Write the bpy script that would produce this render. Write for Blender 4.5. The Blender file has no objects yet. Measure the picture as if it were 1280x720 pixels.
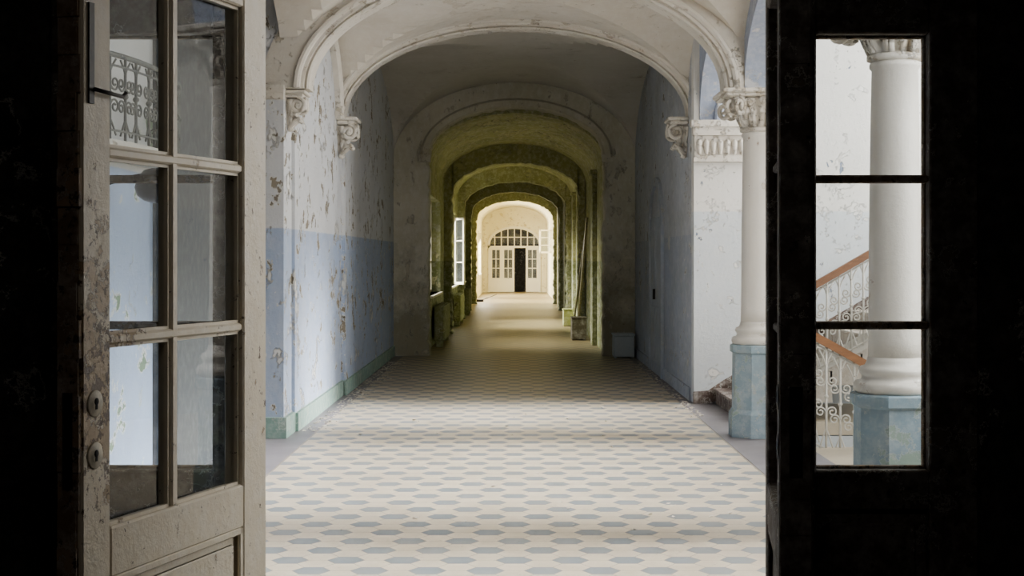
import bpy, math, random, bisect
from mathutils import Vector
random.seed(4)
S = bpy.context.scene
pi = math.pi

def lin(c):
    r = []
    for v in c:
        v = v/255.0
        r.append(v/12.92 if v <= 0.04045 else ((v+0.055)/1.055)**2.4)
    return (r[0], r[1], r[2], 1)

# ------------------------------------------------------------ materials
class NT:
    def __init__(s, name):
        s.m = bpy.data.materials.new(name); s.m.use_nodes = True
        s.t = s.m.node_tree; s.n = s.t.nodes; s.l = s.t.links
        s.b = s.n['Principled BSDF']
    def geo(s):
        return s.n.new('ShaderNodeNewGeometry').outputs['Position']
    def noise(s, vec, scale, detail=6, rough=0.6, dist=0.0):
        n = s.n.new('ShaderNodeTexNoise'); n.inputs['Scale'].default_value = scale
        n.inputs['Detail'].default_value = detail; n.inputs['Roughness'].default_value = rough
        n.inputs['Distortion'].default_value = dist
        s.l.new(vec, n.inputs['Vector']); return n.outputs['Fac']
    def vmul(s, vec, v, add=None):
        n = s.n.new('ShaderNodeVectorMath'); n.operation = 'MULTIPLY'
        s.l.new(vec, n.inputs[0]); n.inputs[1].default_value = v
        if not add: return n.outputs[0]
        m = s.n.new('ShaderNodeVectorMath'); m.operation = 'ADD'
        s.l.new(n.outputs[0], m.inputs[0]); m.inputs[1].default_value = add
        return m.outputs[0]
    def ramp(s, f, a, b, va=0.0, vb=1.0):
        n = s.n.new('ShaderNodeMapRange'); n.inputs[1].default_value = a; n.inputs[2].default_value = b
        n.inputs[3].default_value = va; n.inputs[4].default_value = vb
        s.l.new(f, n.inputs[0]); return n.outputs[0]
    def math(s, op, a, b):
        n = s.n.new('ShaderNodeMath'); n.operation = op
        for i, v in enumerate((a, b)):
            if isinstance(v, (int, float)): n.inputs[i].default_value = v
            else: s.l.new(v, n.inputs[i])
        return n.outputs[0]
    def mix(s, f, a, b, mode='MIX'):
        n = s.n.new('ShaderNodeMix'); n.data_type = 'RGBA'; n.blend_type = mode
        if isinstance(f, (int, float)): n.inputs[0].default_value = f
        else: s.l.new(f, n.inputs[0])
        for i, v in ((6, a), (7, b)):
            if isinstance(v, tuple): n.inputs[i].default_value = v
            else: s.l.new(v, n.inputs[i])
        return n.outputs[2]
    def z(s, vec, i=2):
        n = s.n.new('ShaderNodeSeparateXYZ'); s.l.new(vec, n.inputs[0]); return n.outputs[i]
    def bump(s, h, strength=0.4, dist=0.01):
        n = s.n.new('ShaderNodeBump'); n.inputs['Strength'].default_value = strength
        n.inputs['Distance'].default_value = dist
        s.l.new(h, n.inputs['Height']); s.l.new(n.outputs[0], s.b.inputs['Normal'])
    def done(s, col, rough=0.8, metal=0.0):
        if isinstance(col, tuple): s.b.inputs['Base Color'].default_value = col
        else: s.l.new(col, s.b.inputs['Base Color'])
        s.b.inputs['Roughness'].default_value = rough
        s.b.inputs['Metallic'].default_value = metal
        return s.m

def paint(name, upper, lower=None, split=1.81, peel=(225,220,205), peel_t=0.62, peel2=(120,95,70), base=None, mott=0.25, scale=2.2, rough=0.75, dirt=(120,115,100), p2=0.03, sc2=3.1, bs=0.5, squash=None, spot=None, chips=None, damp=None, es=0.6):
    k = NT(name); p = k.geo()
    col = lin(upper)
    z = k.z(p)
    pv = k.vmul(p, squash) if squash else p
    if lower:
        wob = k.math('ADD', z, k.ramp(k.noise(p, 9, 4), 0, 1, -0.01, 0.01))
        f = k.ramp(wob, split-0.006, split+0.006)
        col = k.mix(f, lin(lower), lin(upper))
        if base:
            col = k.mix(k.ramp(z, base[1]-0.004, base[1]+0.004), lin(base[0]), col)
    col = k.mix(k.ramp(k.noise(p, 1.1, 6, 0.65), 0.38, 0.7, 0, mott), col, lin(dirt))
    col = k.mix(k.ramp(k.noise(pv, 12, 6, 0.7), 0.45, 0.72, 0, mott*0.9), col, lin((238,237,232)))
    if damp:
        dz = k.math('ADD', z, k.ramp(k.noise(p, 2.5, 8, 0.7), 0.3, 0.7, -0.9, 0.9))
        col = k.mix(k.ramp(dz, damp[1]-0.8, damp[1]+0.5, 0.75, 0.0), col, lin(damp[0]))
    # large-scale modulation so that peeling gathers in clusters
    clus = k.ramp(k.noise(k.vmul(p, (1, 0.7, 1), (11, 5, 2)), 0.9, 3, 0.5), 0.35, 0.65, -0.035, 0.035)
    base_n = k.math('ADD', k.noise(pv, scale, 14, 0.70, 0.15), clus)
    n2 = k.math('ADD', k.noise(pv, scale*sc2, 12, 0.70, 0.15), clus)
    if spot:
        d = k.n.new('ShaderNodeVectorMath'); d.operation = 'DISTANCE'
        k.l.new(k.vmul(p, (1, 1, 0.7)), d.inputs[0]); d.inputs[1].default_value = (spot[0][0], spot[0][1], spot[0][2]*0.7)
        b_ = k.ramp(d.outputs['Value'], 0.0, spot[1], 0.26, 0.0)
        base_n = k.math('ADD', base_n, b_); n2 = k.math('ADD', n2, k.math('MULTIPLY', b_, 0.62))
    pm = k.ramp(base_n, peel_t, peel_t+0.012)
    edge = k.math('MULTIPLY', k.ramp(base_n, peel_t-0.014, peel_t-0.002), k.math('SUBTRACT', 1.0, pm))
    edge_shadow = k.math('MULTIPLY', k.ramp(base_n, peel_t+0.0, peel_t+0.01), k.ramp(base_n, peel_t+0.012, peel_t+0.03, 1, 0))
    pm2 = k.ramp(n2, peel_t+p2, peel_t+p2+0.012)
    col = k.mix(k.math('MULTIPLY', edge, es), col, lin((248,246,240)))
    col = k.mix(k.math('MULTIPLY', pm, 0.85), col, lin(peel))
    col = k.mix(k.math('MULTIPLY', edge_shadow, es*0.75), col, lin(peel2))  # dark line inside the flake edges paints their shadow
    col = k.mix(k.math('MULTIPLY', pm2, 0.9), col, lin(peel2))
    h = k.math('SUBTRACT', k.math('MULTIPLY', k.noise(p, 25, 6, 0.7), 0.5), k.math('ADD', pm, pm2))
    h = k.math('ADD', h, k.math('MULTIPLY', edge, es))
    if chips:
        cl = k.noise(k.vmul(p, (1, 0.6, 1), (7, 3, 5)), 1.4, 3, 0.6)
        cn = k.noise(k.vmul(p, (1, 0.5, 0.7), (3, 9, 1)), chips[2] if len(chips) > 2 else 9, 7, 0.66, 0.2)
        cs_ = k.math('ADD', k.math('MULTIPLY', cl, 0.45), cn)
        rim = k.ramp(cs_, chips[1]-0.025, chips[1]-0.015)
        cm = k.ramp(cs_, chips[1], chips[1]+0.015)
        col = k.mix(k.math('MULTIPLY', rim, 0.8), col, lin((232,230,222)))
        col = k.mix(k.math('MULTIPLY', cm, 0.85), col, lin(chips[0]))
        h = k.math('SUBTRACT', h, cm)
    k.bump(h, bs, 0.016)
    return k.done(col, rough)

M_WALL = paint('blue_wall_paint', (214,216,220), (163,180,209), 1.81, peel=(228,227,222), peel_t=0.60, peel2=(160,150,128), base=((130,164,148),0.17), mott=0.25, scale=5.0, p2=0.06, sc2=2.2, squash=(1,0.5,0.7), chips=((112,98,72), 0.835, 9), bs=1.0, dirt=(172,172,168))
M_WALLR = paint('grey_blue_wall_paint', (188,193,201), (170,179,195), 1.81, peel=(204,204,200), peel_t=0.62, peel2=(128,120,106), mott=0.35, scale=5.0, p2=0.05, squash=(1,0.5,0.8), chips=((92,88,80), 0.86, 9), bs=0.8)
M_STAIRW = paint('stairwell_wall_paint', (234,232,226), (212,219,224), 2.05, peel=(240,238,232), peel_t=0.605, peel2=(196,194,188), mott=0.25, p2=0.06, scale=5, chips=((96,118,148), 0.895, 9), bs=0.8, dirt=(206,203,194), es=0.2)
M_VEST = paint('vestibule_wall_paint', (222,223,222), (168,186,216), 2.12, peel=(216,220,220), peel_t=0.63, peel2=(88,122,84), mott=0.15, p2=0.04, chips=((80,118,76), 0.85, 5))
M_PLASTER = paint('cream_plaster', (226,219,207), peel=(210,201,185), peel_t=0.60, peel2=(172,160,138), mott=0.4, dirt=(184,172,150), p2=0.06, scale=5, bs=0.6, es=0.25)
M_RIB = paint('moulded_plaster', (228,222,211), peel=(198,187,168), peel_t=0.58, peel2=(132,116,92), mott=0.35, scale=9, p2=0.06, bs=0.9, dirt=(170,157,134), es=0.35)
M_VAULTG = paint('grey_vault_plaster', (224,218,206), peel=(208,201,187), peel_t=0.62, peel2=(184,174,154), mott=0.35, p2=0.05, dirt=(182,174,154), es=0.15)
M_PIER = paint('stained_pier_plaster', (218,212,190), peel=(196,187,160), peel_t=0.59, peel2=(146,134,100), mott=0.5, dirt=(160,154,118), p2=0.06, scale=6, bs=0.8, damp=((116,110,80),1.3), squash=(1,1,0.6), es=0.25)
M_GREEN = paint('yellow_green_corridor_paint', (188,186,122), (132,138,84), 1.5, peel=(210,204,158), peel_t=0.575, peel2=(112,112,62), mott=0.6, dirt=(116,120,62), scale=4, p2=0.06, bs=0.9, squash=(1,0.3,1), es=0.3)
M_GREEND = paint('dimmed_olive_corridor_plaster', (160,158,104), (114,118,70), 1.5, peel=(186,182,134), peel_t=0.585, peel2=(92,92,54), mott=0.5, dirt=(100,104,56), scale=4, p2=0.06, bs=0.9, es=0.25)  # darker copy of the corridor paint, dimness put into the colour
M_FAR = paint('cream_yellow_lit_paint', (238,228,186), peel=(212,196,142), peel_t=0.58, peel2=(160,140,84), mott=0.4, p2=0.05, dirt=(206,186,124), scale=3, es=0.3)  # paler corridor paint, strong far window light put into the colour
M_BLUE = paint('blue_arch_paint', (160,172,196), peel=(205,205,205), peel_t=0.60, peel2=(170,160,146), mott=0.3, p2=0.06, scale=4, es=0.3)
M_COL = paint('column_paint', (228,223,213), peel=(212,203,190), peel_t=0.62, peel2=(160,140,120), mott=0.12, rough=0.45, p2=0.06)
M_PED = paint('pedestal_paint', (140,163,176), peel=(150,170,154), peel_t=0.58, peel2=(180,184,180), mott=0.3, p2=0.04, scale=4, es=0.3)
M_BASEB = paint('green_blue_baseboard_paint', (128,160,150), peel=(150,170,158), peel_t=0.58, peel2=(170,174,164), mott=0.3, p2=0.05, scale=4, es=0.3)
M_GREYP = paint('grey_pier_paint', (74,77,80), peel=(90,92,92), peel_t=0.66, peel2=(52,54,55), mott=0.12, es=0.1, dirt=(54,56,58))
M_DOORW = paint('peeling_white_door_paint', (226,214,190), peel=(172,146,108), peel_t=0.66, peel2=(84,60,38), mott=0.35, scale=9, rough=0.5, p2=-0.01, dirt=(168,151,122), spot=((-1.165,4.03,1.2), 0.42), bs=0.6, es=0.5)
M_DARKW = paint('shaded_worn_wood', (72,60,50), peel=(96,84,68), peel_t=0.6, peel2=(30,24,19), mott=0.25, scale=7, dirt=(40,33,27))  # dark base paints in the lack of light; worn patches are real
M_EDGEW = paint('worn_and_lit_brown_edge', (118,94,68), peel=(150,126,96), peel_t=0.55, peel2=(54,40,28), mott=0.4, scale=9, dirt=(66,50,36), es=0.3)
M_FDOOR = paint('pale_far_door_paint', (240,233,210), peel=(206,194,164), peel_t=0.66, peel2=(170,150,110), mott=0.1)
M_BDOOR = paint('blue_grey_door_paint', (176,184,196), peel=(186,184,176), peel_t=0.62, peel2=(120,112,98), mott=0.3, es=0.3)
M_RAD = paint('green_radiator_paint', (136,140,80), peel=(150,144,92), peel_t=0.62, peel2=(80,66,38), mott=0.4)
M_DARK = paint('room_shade_paint', (44,42,40), peel=(38,36,34), peel_t=0.6, peel2=(28,26,25), mott=0.1, dirt=(30,29,28))  # near-black base paints in the gloom of the unlit room
M_BOXB = paint('pale_blue_box_paint', (180,190,196), mott=0.2, peel_t=0.66)
M_BOXG = paint('green_box_paint', (150,156,88), mott=0.3)
M_BOXD = paint('dark_brown_box_wood', (74,66,44), mott=0.3, peel=(90,80,60), peel2=(40,34,24))
M_IRONW = paint('pale_painted_iron', (206,202,192), mott=0.2, peel=(180,172,156), peel2=(120,104,84))
M_IRONG = paint('grey_painted_balcony_iron', (104,106,102), mott=0.1, peel=(120,118,112), peel2=(80,74,66), dirt=(84,84,80))
M_STEP = paint('worn_stair_paint', (186,176,162), mott=0.4, peel=(200,190,176), peel_t=0.58, peel2=(140,122,106), dirt=(150,136,120), es=0.2)
M_SKIRT = paint('dark_stair_skirting', (92,74,64), mott=0.4, peel=(118,100,88), peel_t=0.56, peel2=(58,42,36), dirt=(62,48,42))

def wood(name, a, b):
    k = NT(name); p = k.geo()
    f = k.ramp(k.noise(k.vmul(p, (1.5, 14, 14)), 2.5, 5, 0.6), 0.35, 0.65)
    return k.done(k.mix(f, lin(a), lin(b)), 0.4)
M_RAIL = wood('brown_handrail_wood', (150,102,64), (128,86,54))
M_BOARD = wood('old_board_wood', (120,112,66), (86,80,44))

def tilemat(name, col, var, dirt):
    k = NT(name); p = k.geo()
    c = k.mix(k.ramp(k.noise(p, 3.5, 3), 0.3, 0.7), lin(col), lin(var))
    c = k.mix(k.ramp(k.noise(p, 1.2, 10, 0.7), 0.46, 0.8, 0, 0.8), c, lin(dirt))
    c = k.mix(k.ramp(k.noise(p, 26, 6, 0.75), 0.60, 0.67, 0, 0.45), c, lin((120,106,86)))
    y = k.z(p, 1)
    c = k.mix(k.ramp(y, 17, 27, 0, 0.9), c, lin((184,170,124)), 'MULTIPLY')  # brown dust tint, also painting in the dimmer light further down
    k.bump(k.noise(p, 40, 5), 0.15, 0.004)
    return k.done(c, 0.42)
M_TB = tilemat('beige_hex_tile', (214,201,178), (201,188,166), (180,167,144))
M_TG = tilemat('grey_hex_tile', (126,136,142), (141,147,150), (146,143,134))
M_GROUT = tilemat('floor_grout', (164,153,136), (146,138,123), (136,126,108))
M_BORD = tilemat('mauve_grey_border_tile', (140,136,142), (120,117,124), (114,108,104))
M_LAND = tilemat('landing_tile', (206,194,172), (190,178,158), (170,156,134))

def metal(name, c, r=0.45, m=0.8):
    k = NT(name); p = k.geo()
    return k.done(k.mix(k.ramp(k.noise(p, 20, 6), 0.4, 0.7), lin(c), lin(tuple(v*0.6 for v in c))), r, m)
M_ESC = metal('aged_cream_plate', (212,202,178), 0.6, 0.0)
M_IRON = metal('black_iron', (34,30,28), 0.5, 0.5)
M_HOLE = metal('black_keyhole', (8,8,8), 0.9, 0)
M_LAMP = metal('dark_enamel_lamp', (34,36,40), 0.3, 0.2)

def glass(name, haze=0.05):
    m = bpy.data.materials.new(name); m.use_nodes = True
    n = m.node_tree.nodes; l = m.node_tree.links; n.clear()
    o = n.new('ShaderNodeOutputMaterial'); mx = n.new('ShaderNodeMixShader'); mx2 = n.new('ShaderNodeMixShader')
    t = n.new('ShaderNodeBsdfTransparent'); t.inputs[0].default_value = (0.86, 0.89, 0.90, 1)
    g = n.new('ShaderNodeBsdfGlossy'); g.inputs['Roughness'].default_value = 0.01
    d = n.new('ShaderNodeBsdfDiffuse'); d.inputs[0].default_value = (0.5, 0.52, 0.52, 1)
    f = n.new('ShaderNodeLayerWeight'); f.inputs[0].default_value = 0.5
    pw = n.new('ShaderNodeMath'); pw.operation = 'POWER'; pw.inputs[1].default_value = 4
    l.new(f.outputs['Facing'], pw.inputs[0])
    mr0 = n.new('ShaderNodeMapRange'); mr0.inputs[3].default_value = 0.04; mr0.inputs[4].default_value = 0.8
    l.new(pw.outputs[0], mr0.inputs[0])
    ns = n.new('ShaderNodeTexNoise'); ns.inputs['Scale'].default_value = 5; ns.inputs['Detail'].default_value = 8
    mr = n.new('ShaderNodeMapRange'); mr.inputs[1].default_value = 0.4; mr.inputs[2].default_value = 0.8
    mr.inputs[3].default_value = haze*0.3; mr.inputs[4].default_value = haze*2
    l.new(ns.outputs[0], mr.inputs[0])
    l.new(mr0.outputs[0], mx.inputs[0]); l.new(t.outputs[0], mx.inputs[1]); l.new(g.outputs[0], mx.inputs[2])
    l.new(mr.outputs[0], mx2.inputs[0]); l.new(mx.outputs[0], mx2.inputs[1]); l.new(d.outputs[0], mx2.inputs[2])
    l.new(mx2.outputs[0], o.inputs[0])
    return m
M_GLASS = glass('dusty_pane_glass', 0.03)

# ------------------------------------------------------------ mesh builder
class M:
    def __init__(s): s.v = []; s.f = []; s.mi = []; s.sm = []
    def add(s, v, f, m=0, smooth=False):
        o = len(s.v); s.v += [tuple(p) for p in v]
        for q in f:
            s.f.append([i+o for i in q]); s.mi.append(m); s.sm.append(smooth)
        return s
    def box(s, x0, x1, y0, y1, z0, z1, m=0):
        v = [(x0,y0,z0),(x1,y0,z0),(x1,y1,z0),(x0,y1,z0),(x0,y0,z1),(x1,y0,z1),(x1,y1,z1),(x0,y1,z1)]
        return s.add(v, [(0,3,2,1),(4,5,6,7),(0,1,5,4),(1,2,6,5),(2,3,7,6),(3,0,4,7)], m)
    def bev(s, x0, x1, y0, y1, z0, z1, b=0.006, m=0):
        v = []
        for zz, ins in ((z0,b),(z0+b,0),(z1-b,0),(z1,b)):
            a0,a1,c0,c1 = x0+ins,x1-ins,y0+ins,y1-ins
            v += [(a0+b,c0,zz),(a1-b,c0,zz),(a1,c0+b,zz),(a1,c1-b,zz),(a1-b,c1,zz),(a0+b,c1,zz),(a0,c1-b,zz),(a0,c0+b,zz)]
        f = [tuple(range(7,-1,-1)), tuple(range(24,32))]
        for k in range(3):
            for i in range(8):
                j = (i+1) % 8
                f.append((k*8+i, k*8+j, k*8+8+j, k*8+8+i))
        return s.add(v, f, m)
    def lathe(s, prof, n=32, cx=0, cy=0, cz=0, rot=0, m=0, smooth=True, flute=None, half=None):
        v = []; f = []
        for k, (r, z) in enumerate(prof):
            for i in range(n):
                a = rot+2*pi*i/n
                rr = r*(1+(flute[0]*math.cos(flute[1]*a)*(flute[2][k] if len(flute) > 2 else 1) if flute else 0))
                v.append((cx+rr*math.cos(a), cy+rr*math.sin(a), cz+z))
        for k in range(len(prof)-1):
            for i in range(n):
                j = (i+1) % n
                f.append((k*n+i, k*n+j, (k+1)*n+j, (k+1)*n+i))
        f.append(tuple(range(n-1,-1,-1))); f.append(tuple(range((len(prof)-1)*n, len(prof)*n)))
        return s.add(v, f, m, smooth)
    def tube(s, pts, r, n=6, m=0):
        pts = [Vector(p) for p in pts]; v = []; f = []
        up = Vector((0,0,1)); prev = None
        for i, p in enumerate(pts):
            t = (pts[min(i+1,len(pts)-1)]-pts[max(i-1,0)]).normalized()
            if prev is None:
                a = t.cross(up)
                if a.length < 0.1: a = t.cross(Vector((0,1,0)))
            else: a = prev-t*prev.dot(t)
            a.normalize(); prev = a; b = t.cross(a)
            for k in range(n):
                g = 2*pi*k/n
                v.append(p+a*(r*math.cos(g))+b*(r*math.sin(g)))
        for i in range(len(pts)-1):
            for k in range(n):
                j = (k+1) % n
                f.append((i*n+k, i*n+j, (i+1)*n+j, (i+1)*n+k))
        f.append(tuple(range(n-1,-1,-1))); f.append(tuple(range((len(pts)-1)*n, len(pts)*n)))
        return s.add(v, f, m, True)
    def arch(s, prof, a, b, zs, xc=0, n=48, axis='x', m=0):
        v = []; f = []; P = len(prof)
        for i in range(n+1):
            th = pi*i/n
            for dr, t in prof:
                p = xc+(a+dr)*math.cos(th); z = zs+(b+dr)*math.sin(th)
                v.append((p, t, z) if axis == 'x' else (t, p, z))
        for i in range(n):
            for k in range(P):
                j = (k+1) % P
                f.append((i*P+k, i*P+j, (i+1)*P+j, (i+1)*P+k))
        f.append(tuple(range(P))); f.append(tuple(range(n*P, n*P+P)))
        return s.add(v, f, m)
    def archwall(s, y0, y1, xl, xr, zt, a, b, zs, xc=0, n=40, axis='x', m=0, jamb=True, jit=0.0):
        P = lambda x, y, z: (x, y, z) if axis == 'x' else (y, x, z)
        if jamb:
            if jit:
                for sd in (-1, 1):
                    xo = xl if sd < 0 else xr
                    K = 40; v = []; f = []
                    for i in range(K+1):
                        zz = zs*i/K; xe = xc+sd*(a+random.uniform(0, jit)*(1 if 0 < i < K else 0))
                        for (x_, y_) in ((xo, y0), (xe+sd*random.uniform(0, jit)*(1 if 0 < i < K else 0), y0), (xe, y0+0.04), (xe, y1), (xo, y1)):
                            v.append(P(x_, y_, zz))
                    for i in range(K):
                        for q in range(5):
                            r_ = (q+1) % 5; f.append((i*5+q, i*5+r_, i*5+5+r_, i*5+5+q))
                    s.add(v, f, m)
            else:
                for x0, x1 in ((xl, xc-a), (xc+a, xr)):
                    A = P(x0, y0, 0); B = P(x1, y1, 0)
                    s.box(min(A[0],B[0]), max(A[0],B[0]), min(A[1],B[1]), max(A[1],B[1]), 0, zs, m)
        for x0, x1 in ((xl, xc-a), (xc+a, xr)):
            A = P(x0, y0, 0); B = P(x1, y1, 0)
            if x1-x0 > 1e-4: s.box(min(A[0],B[0]), max(A[0],B[0]), min(A[1],B[1]), max(A[1],B[1]), zs, zt, m)
        v = []; f = []
        for i in range(n+1):
            th = pi-pi*i/n
            jr = random.uniform(0, jit*0.7) if (jit and 0 < i < n) else 0
            x = xc+(a+jr)*math.cos(th); z = zs+(b+jr)*math.sin(th)
            v += [P(x,y0,z), P(x,y0,zt), P(x,y1,zt), P(x,y1,z)]
        for i in range(n):
            o = i*4
            for k in range(4):
                j = (k+1) % 4
                f.append((o+k, o+j, o+4+j, o+4+k))
        return s.add(v, f, m)
    def build(s, name, mats, parent=None, **kw):
        me = bpy.data.meshes.new(name)
        me.from_pydata(s.v, [], s.f)
        if not isinstance(mats, (list, tuple)): mats = [mats]
        for mm in mats: me.materials.append(mm)
        me.polygons.foreach_set('material_index', s.mi)
        me.polygons.foreach_set('use_smooth', s.sm)
        me.update()
        o = bpy.data.objects.new(name, me); S.collection.objects.link(o)
        if parent: o.parent = parent
        for k, v in kw.items(): o[k] = v
        return o

def struct(mb, name, mats, label, cat):
    return mb.build(name, mats, kind='structure', label=label, category=cat)
def root(name, loc, label, cat, rot=0, **kw):
    e = bpy.data.objects.new(name, None); S.collection.objects.link(e)
    e.location = loc; e.rotation_euler = (0, 0, rot); e.empty_display_size = 0.1
    e['label'] = label; e['category'] = cat
    for k, v in kw.items(): e[k] = v
    return e
def spiral(cx, cz, r0, r1, turns, y=0, a0=0, n=26, plane='x', d=1):
    p = []
    for i in range(n+1):
        t = i/n; r = r0+(r1-r0)*t; a = a0+d*2*pi*turns*t
        if plane == 'x': p.append((cx+r*math.cos(a), y, cz+r*math.sin(a)))
        else: p.append((y, cx+r*math.cos(a), cz+r*math.sin(a)))
    return p

# ------------------------------------------------------------ floor
a = 0.096; h3 = math.sqrt(3)*a
fm = M()
fm.box(-1.78, 1.80, 5.30, 66, -0.12, -0.004, 2)
for q in range(-14, 15):
    x = 1.5*a*q
    for r in range(-20, 430):
        y = 5.4+h3*(r+q/2.0)
        if y < 5.4 or y > 65.9: continue
        ai = a-0.002
        vs = []
        for k in range(6):
            vx = x+ai*math.cos(pi/3*k); vy = y+ai*math.sin(pi/3*k)
            vs.append((min(max(vx, -1.76), 1.78), vy, 0.0))
        if vs[0][0]-vs[3][0] < 0.04: continue
        fm.add(vs, [(0,1,2,3,4,5)], 1 if (q-r) % 3 == 0 else 0)
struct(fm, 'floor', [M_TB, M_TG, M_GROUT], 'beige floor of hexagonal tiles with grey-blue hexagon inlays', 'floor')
fb = M()
fb.box(-2.6, -1.78, 5.30, 22.9, -0.12, -0.002).box(1.80, 2.42, 5.30, 22.9, -0.12, -0.002)
struct(fb, 'floor', M_BORD, 'mauve-grey tiled floor border along the hall walls', 'floor')
fl = M()
fl.box(2.42, 6.2, 5.30, 11.85, -0.12, -0.002).box(2.42, 6.2, 13.62, 15.4, -0.12, -0.002)
struct(fl, 'floor', M_LAND, 'pale tiled landing floor beside the stairs', 'floor')
fp = M().box(2.42, 6.2, 11.85, 13.62, -2.6, -2.5)
struct(fp, 'floor', M_LAND, 'lower stairwell floor', 'floor')
pw = M().box(2.42, 6.2, 11.75, 11.84, -2.5, -0.13).box(2.42, 6.2, 13.63, 13.72, -2.5, -0.13).box(2.32, 2.41, 11.75, 13.72, -2.5, -0.13)
struct(pw, 'wall_lower', M_STAIRW, 'pale wall of the stairwell below floor level', 'wall')
fr = M().box(-3.2, 6.2, -2.0, 5.29, -0.12, -0.001)
struct(fr, 'floor', M_DARK, 'dark floor of the unlit room', 'floor')

# ------------------------------------------------------------ dark room
wd = M()
wd.box(-3.4, -3.2, -2.0, 5.3, 0, 4.0).box(3.2, 3.4, -2.0, 5.06, 0, 4.0).box(-3.4, 3.4, -2.2, -2.0, 0, 4.0)
struct(wd, 'wall_rear', M_DARK, 'dark walls of the unlit room', 'wall')
cd = M().box(-3.4, 3.4, -2.2, 5.06, 4.0, 4.1)
struct(cd, 'ceiling', M_DARK, 'dark ceiling of the unlit room', 'ceiling')
wf = M()
wf.box(-3.2, -1.64, 5.07, 5.29, 0, 5.2).box(1.64, 6.2, 5.07, 5.29, 0, 5.2).box(-1.64, 1.64, 5.07, 5.29, 2.86, 5.2)
struct(wf, 'wall_doorway', M_DARK, 'thick dark wall holding the glazed double door', 'wall')

# ------------------------------------------------------------ hall walls
XL = -1.96; XR = 1.92
w = M().box(-2.75, -2.5, 5.30, 12.42, 0, 5.2)
struct(w, 'wall_left', M_VEST, 'blue and white vestibule wall with flaking paint', 'wall')
w = M().box(-2.5, -2.33, 9.95, 12.41, 0, 5.2)
struct(w, 'wall_left', M_GREYP, 'dark grey painted pilaster in the vestibule', 'wall')
w = M()
w.box(-2.5, XL-0.03, 12.42, 12.86, 0, 5.2)
w.box(-2.5, XL, 12.86, 16.32, 0, 5.2)
w.box(-2.5, XL+0.04, 16.32, 22.9, 0, 5.2)
struct(w, 'wall_left', M_WALL, 'peeling wall with light blue dado and pale upper part', 'wall')
w = M().box(XR, 2.42, 15.62, 22.9, 0, 5.2)
struct(w, 'wall_right', M_WALLR, 'grey-blue peeling hall wall', 'wall')
w = M().box(XR, 6.2, 15.4, 15.61, 0, 5.2)
struct(w, 'wall_stairwell', M_STAIRW, 'white stairwell wall with pale blue dado', 'wall')
w = M().box(6.2, 6.4, 5.0, 15.6, -2.5, 5.2)
struct(w, 'wall_stairwell', M_STAIRW, 'white outer stairwell wall', 'wall')
w = M().box(-2.8, 6.4, 5.07, 23.2, 5.2, 5.3)
struct(w, 'ceiling', M_PLASTER, 'high plaster ceiling over the stairwell', 'ceiling')
b = M().box(XL, XL+0.025, 12.9, 16.3, 0, 0.165).box(XL+0.04, XL+0.06, 16.3, 22.9, 0, 0.165)
struct(b, 'baseboard_left', M_BASEB, 'green-blue painted baseboard', 'baseboard')
b = M().box(XR-0.02, XR, 15.7, 22.8, 0, 0.14)
struct(b, 'baseboard_right', M_WALLR, 'grey-blue painted baseboard', 'baseboard')

def groin(y0, y1, xc, ax, zs, bb, mat, label):
    yc = (y0+y1)/2; by = (y1-y0)/2; N = 40
    v = []; f = []
    for i in range(N+1):
        u = -pi/2+pi*i/N
        for j in range(N+1):
            t = -pi/2+pi*j/N
            v.append((xc+ax*math.sin(u), yc+by*math.sin(t), zs+bb*max(math.cos(u), math.cos(t))))
    for i in range(N):
        for j in range(N):
            o = i*(N+1)+j
            f.append((o, o+1, o+N+2, o+N+1))
    m_ = M(); m_.add(v, f)
    struct(m_, 'ceiling', mat, label, 'vaulted ceiling')
XC = 0.04
groin(5.30, 8.06, XC, 2.06, 3.0, 1.12, M_PLASTER, 'cream plaster groin vault over the first bay')
groin(8.06, 12.60, XC, 2.06, 3.0, 1.12, M_PLASTER, 'cream plaster groin vault beside the stairs')
groin(12.60, 16.05, XC, 2.06, 3.0, 1.18, M_PLASTER, 'cream plaster groin vault before the corridor')
groin(16.05, 22.9, -0.0, 1.93, 3.1, 1.25, M_VAULTG, 'shaded grey groin vault with bare plaster')

def rib(y, n, a=1.93, b=1.0, zs=3.02, w=0.2, mat=M_RIB, label='moulded plaster transverse arch with flaking paint', top=0.3):
    P = [(0.0, y-w+0.10), (0.015, y-w+0.08), (0.035, y-w+0.10), (0.04, y-w+0.055), (0.065, y-w+0.05), (0.07, y-w+0.02), (0.09, y-w), (0.115, y-w), (0.125, y-w+0.03), (top, y-w+0.05),
         (top, y+w-0.05), (0.125, y+w-0.03), (0.115, y+w), (0.09, y+w), (0.07, y+w-0.02), (0.065, y+w-0.05), (0.04, y+w-0.055), (0.035, y+w-0.10), (0.015, y+w-0.08), (0.0, y+w-0.10)]
    m_ = M().arch(P, a, b, zs, XC-0.02, 72)
    struct(m_, 'trim_%d' % n, mat, label, 'arch')
rib(8.06, 1, a=1.80, b=0.98, top=0.4); rib(12.60, 2, a=1.80, b=0.98, top=0.4, w=0.24); rib(16.05, 3, a=1.90, b=0.97, zs=3.12, w=0.22)
k = 4
for yc, aa in ((10.33, 2.05), (14.1, 1.28), (6.68, 1.2)):
    m_ = M().archwall(1.98, 2.28, yc-aa-0.02, yc+aa+0.02, 5.2, aa, 0.85 if aa > 2 else 0.8, 3.02, yc, 40, 'y', jamb=False)
    struct(m_, 'trim_%d' % k, M_BLUE, 'blue painted arcade arch springing from the columns', 'arch'); k += 1
m_ = M().arch([(0, 15.33), (0.03, 15.31), (0.10, 15.31), (0.12, 15.33), (0.12, 15.395), (0, 15.395)], 1.5, 1.0, 3.02, 3.75, 40)
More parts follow.
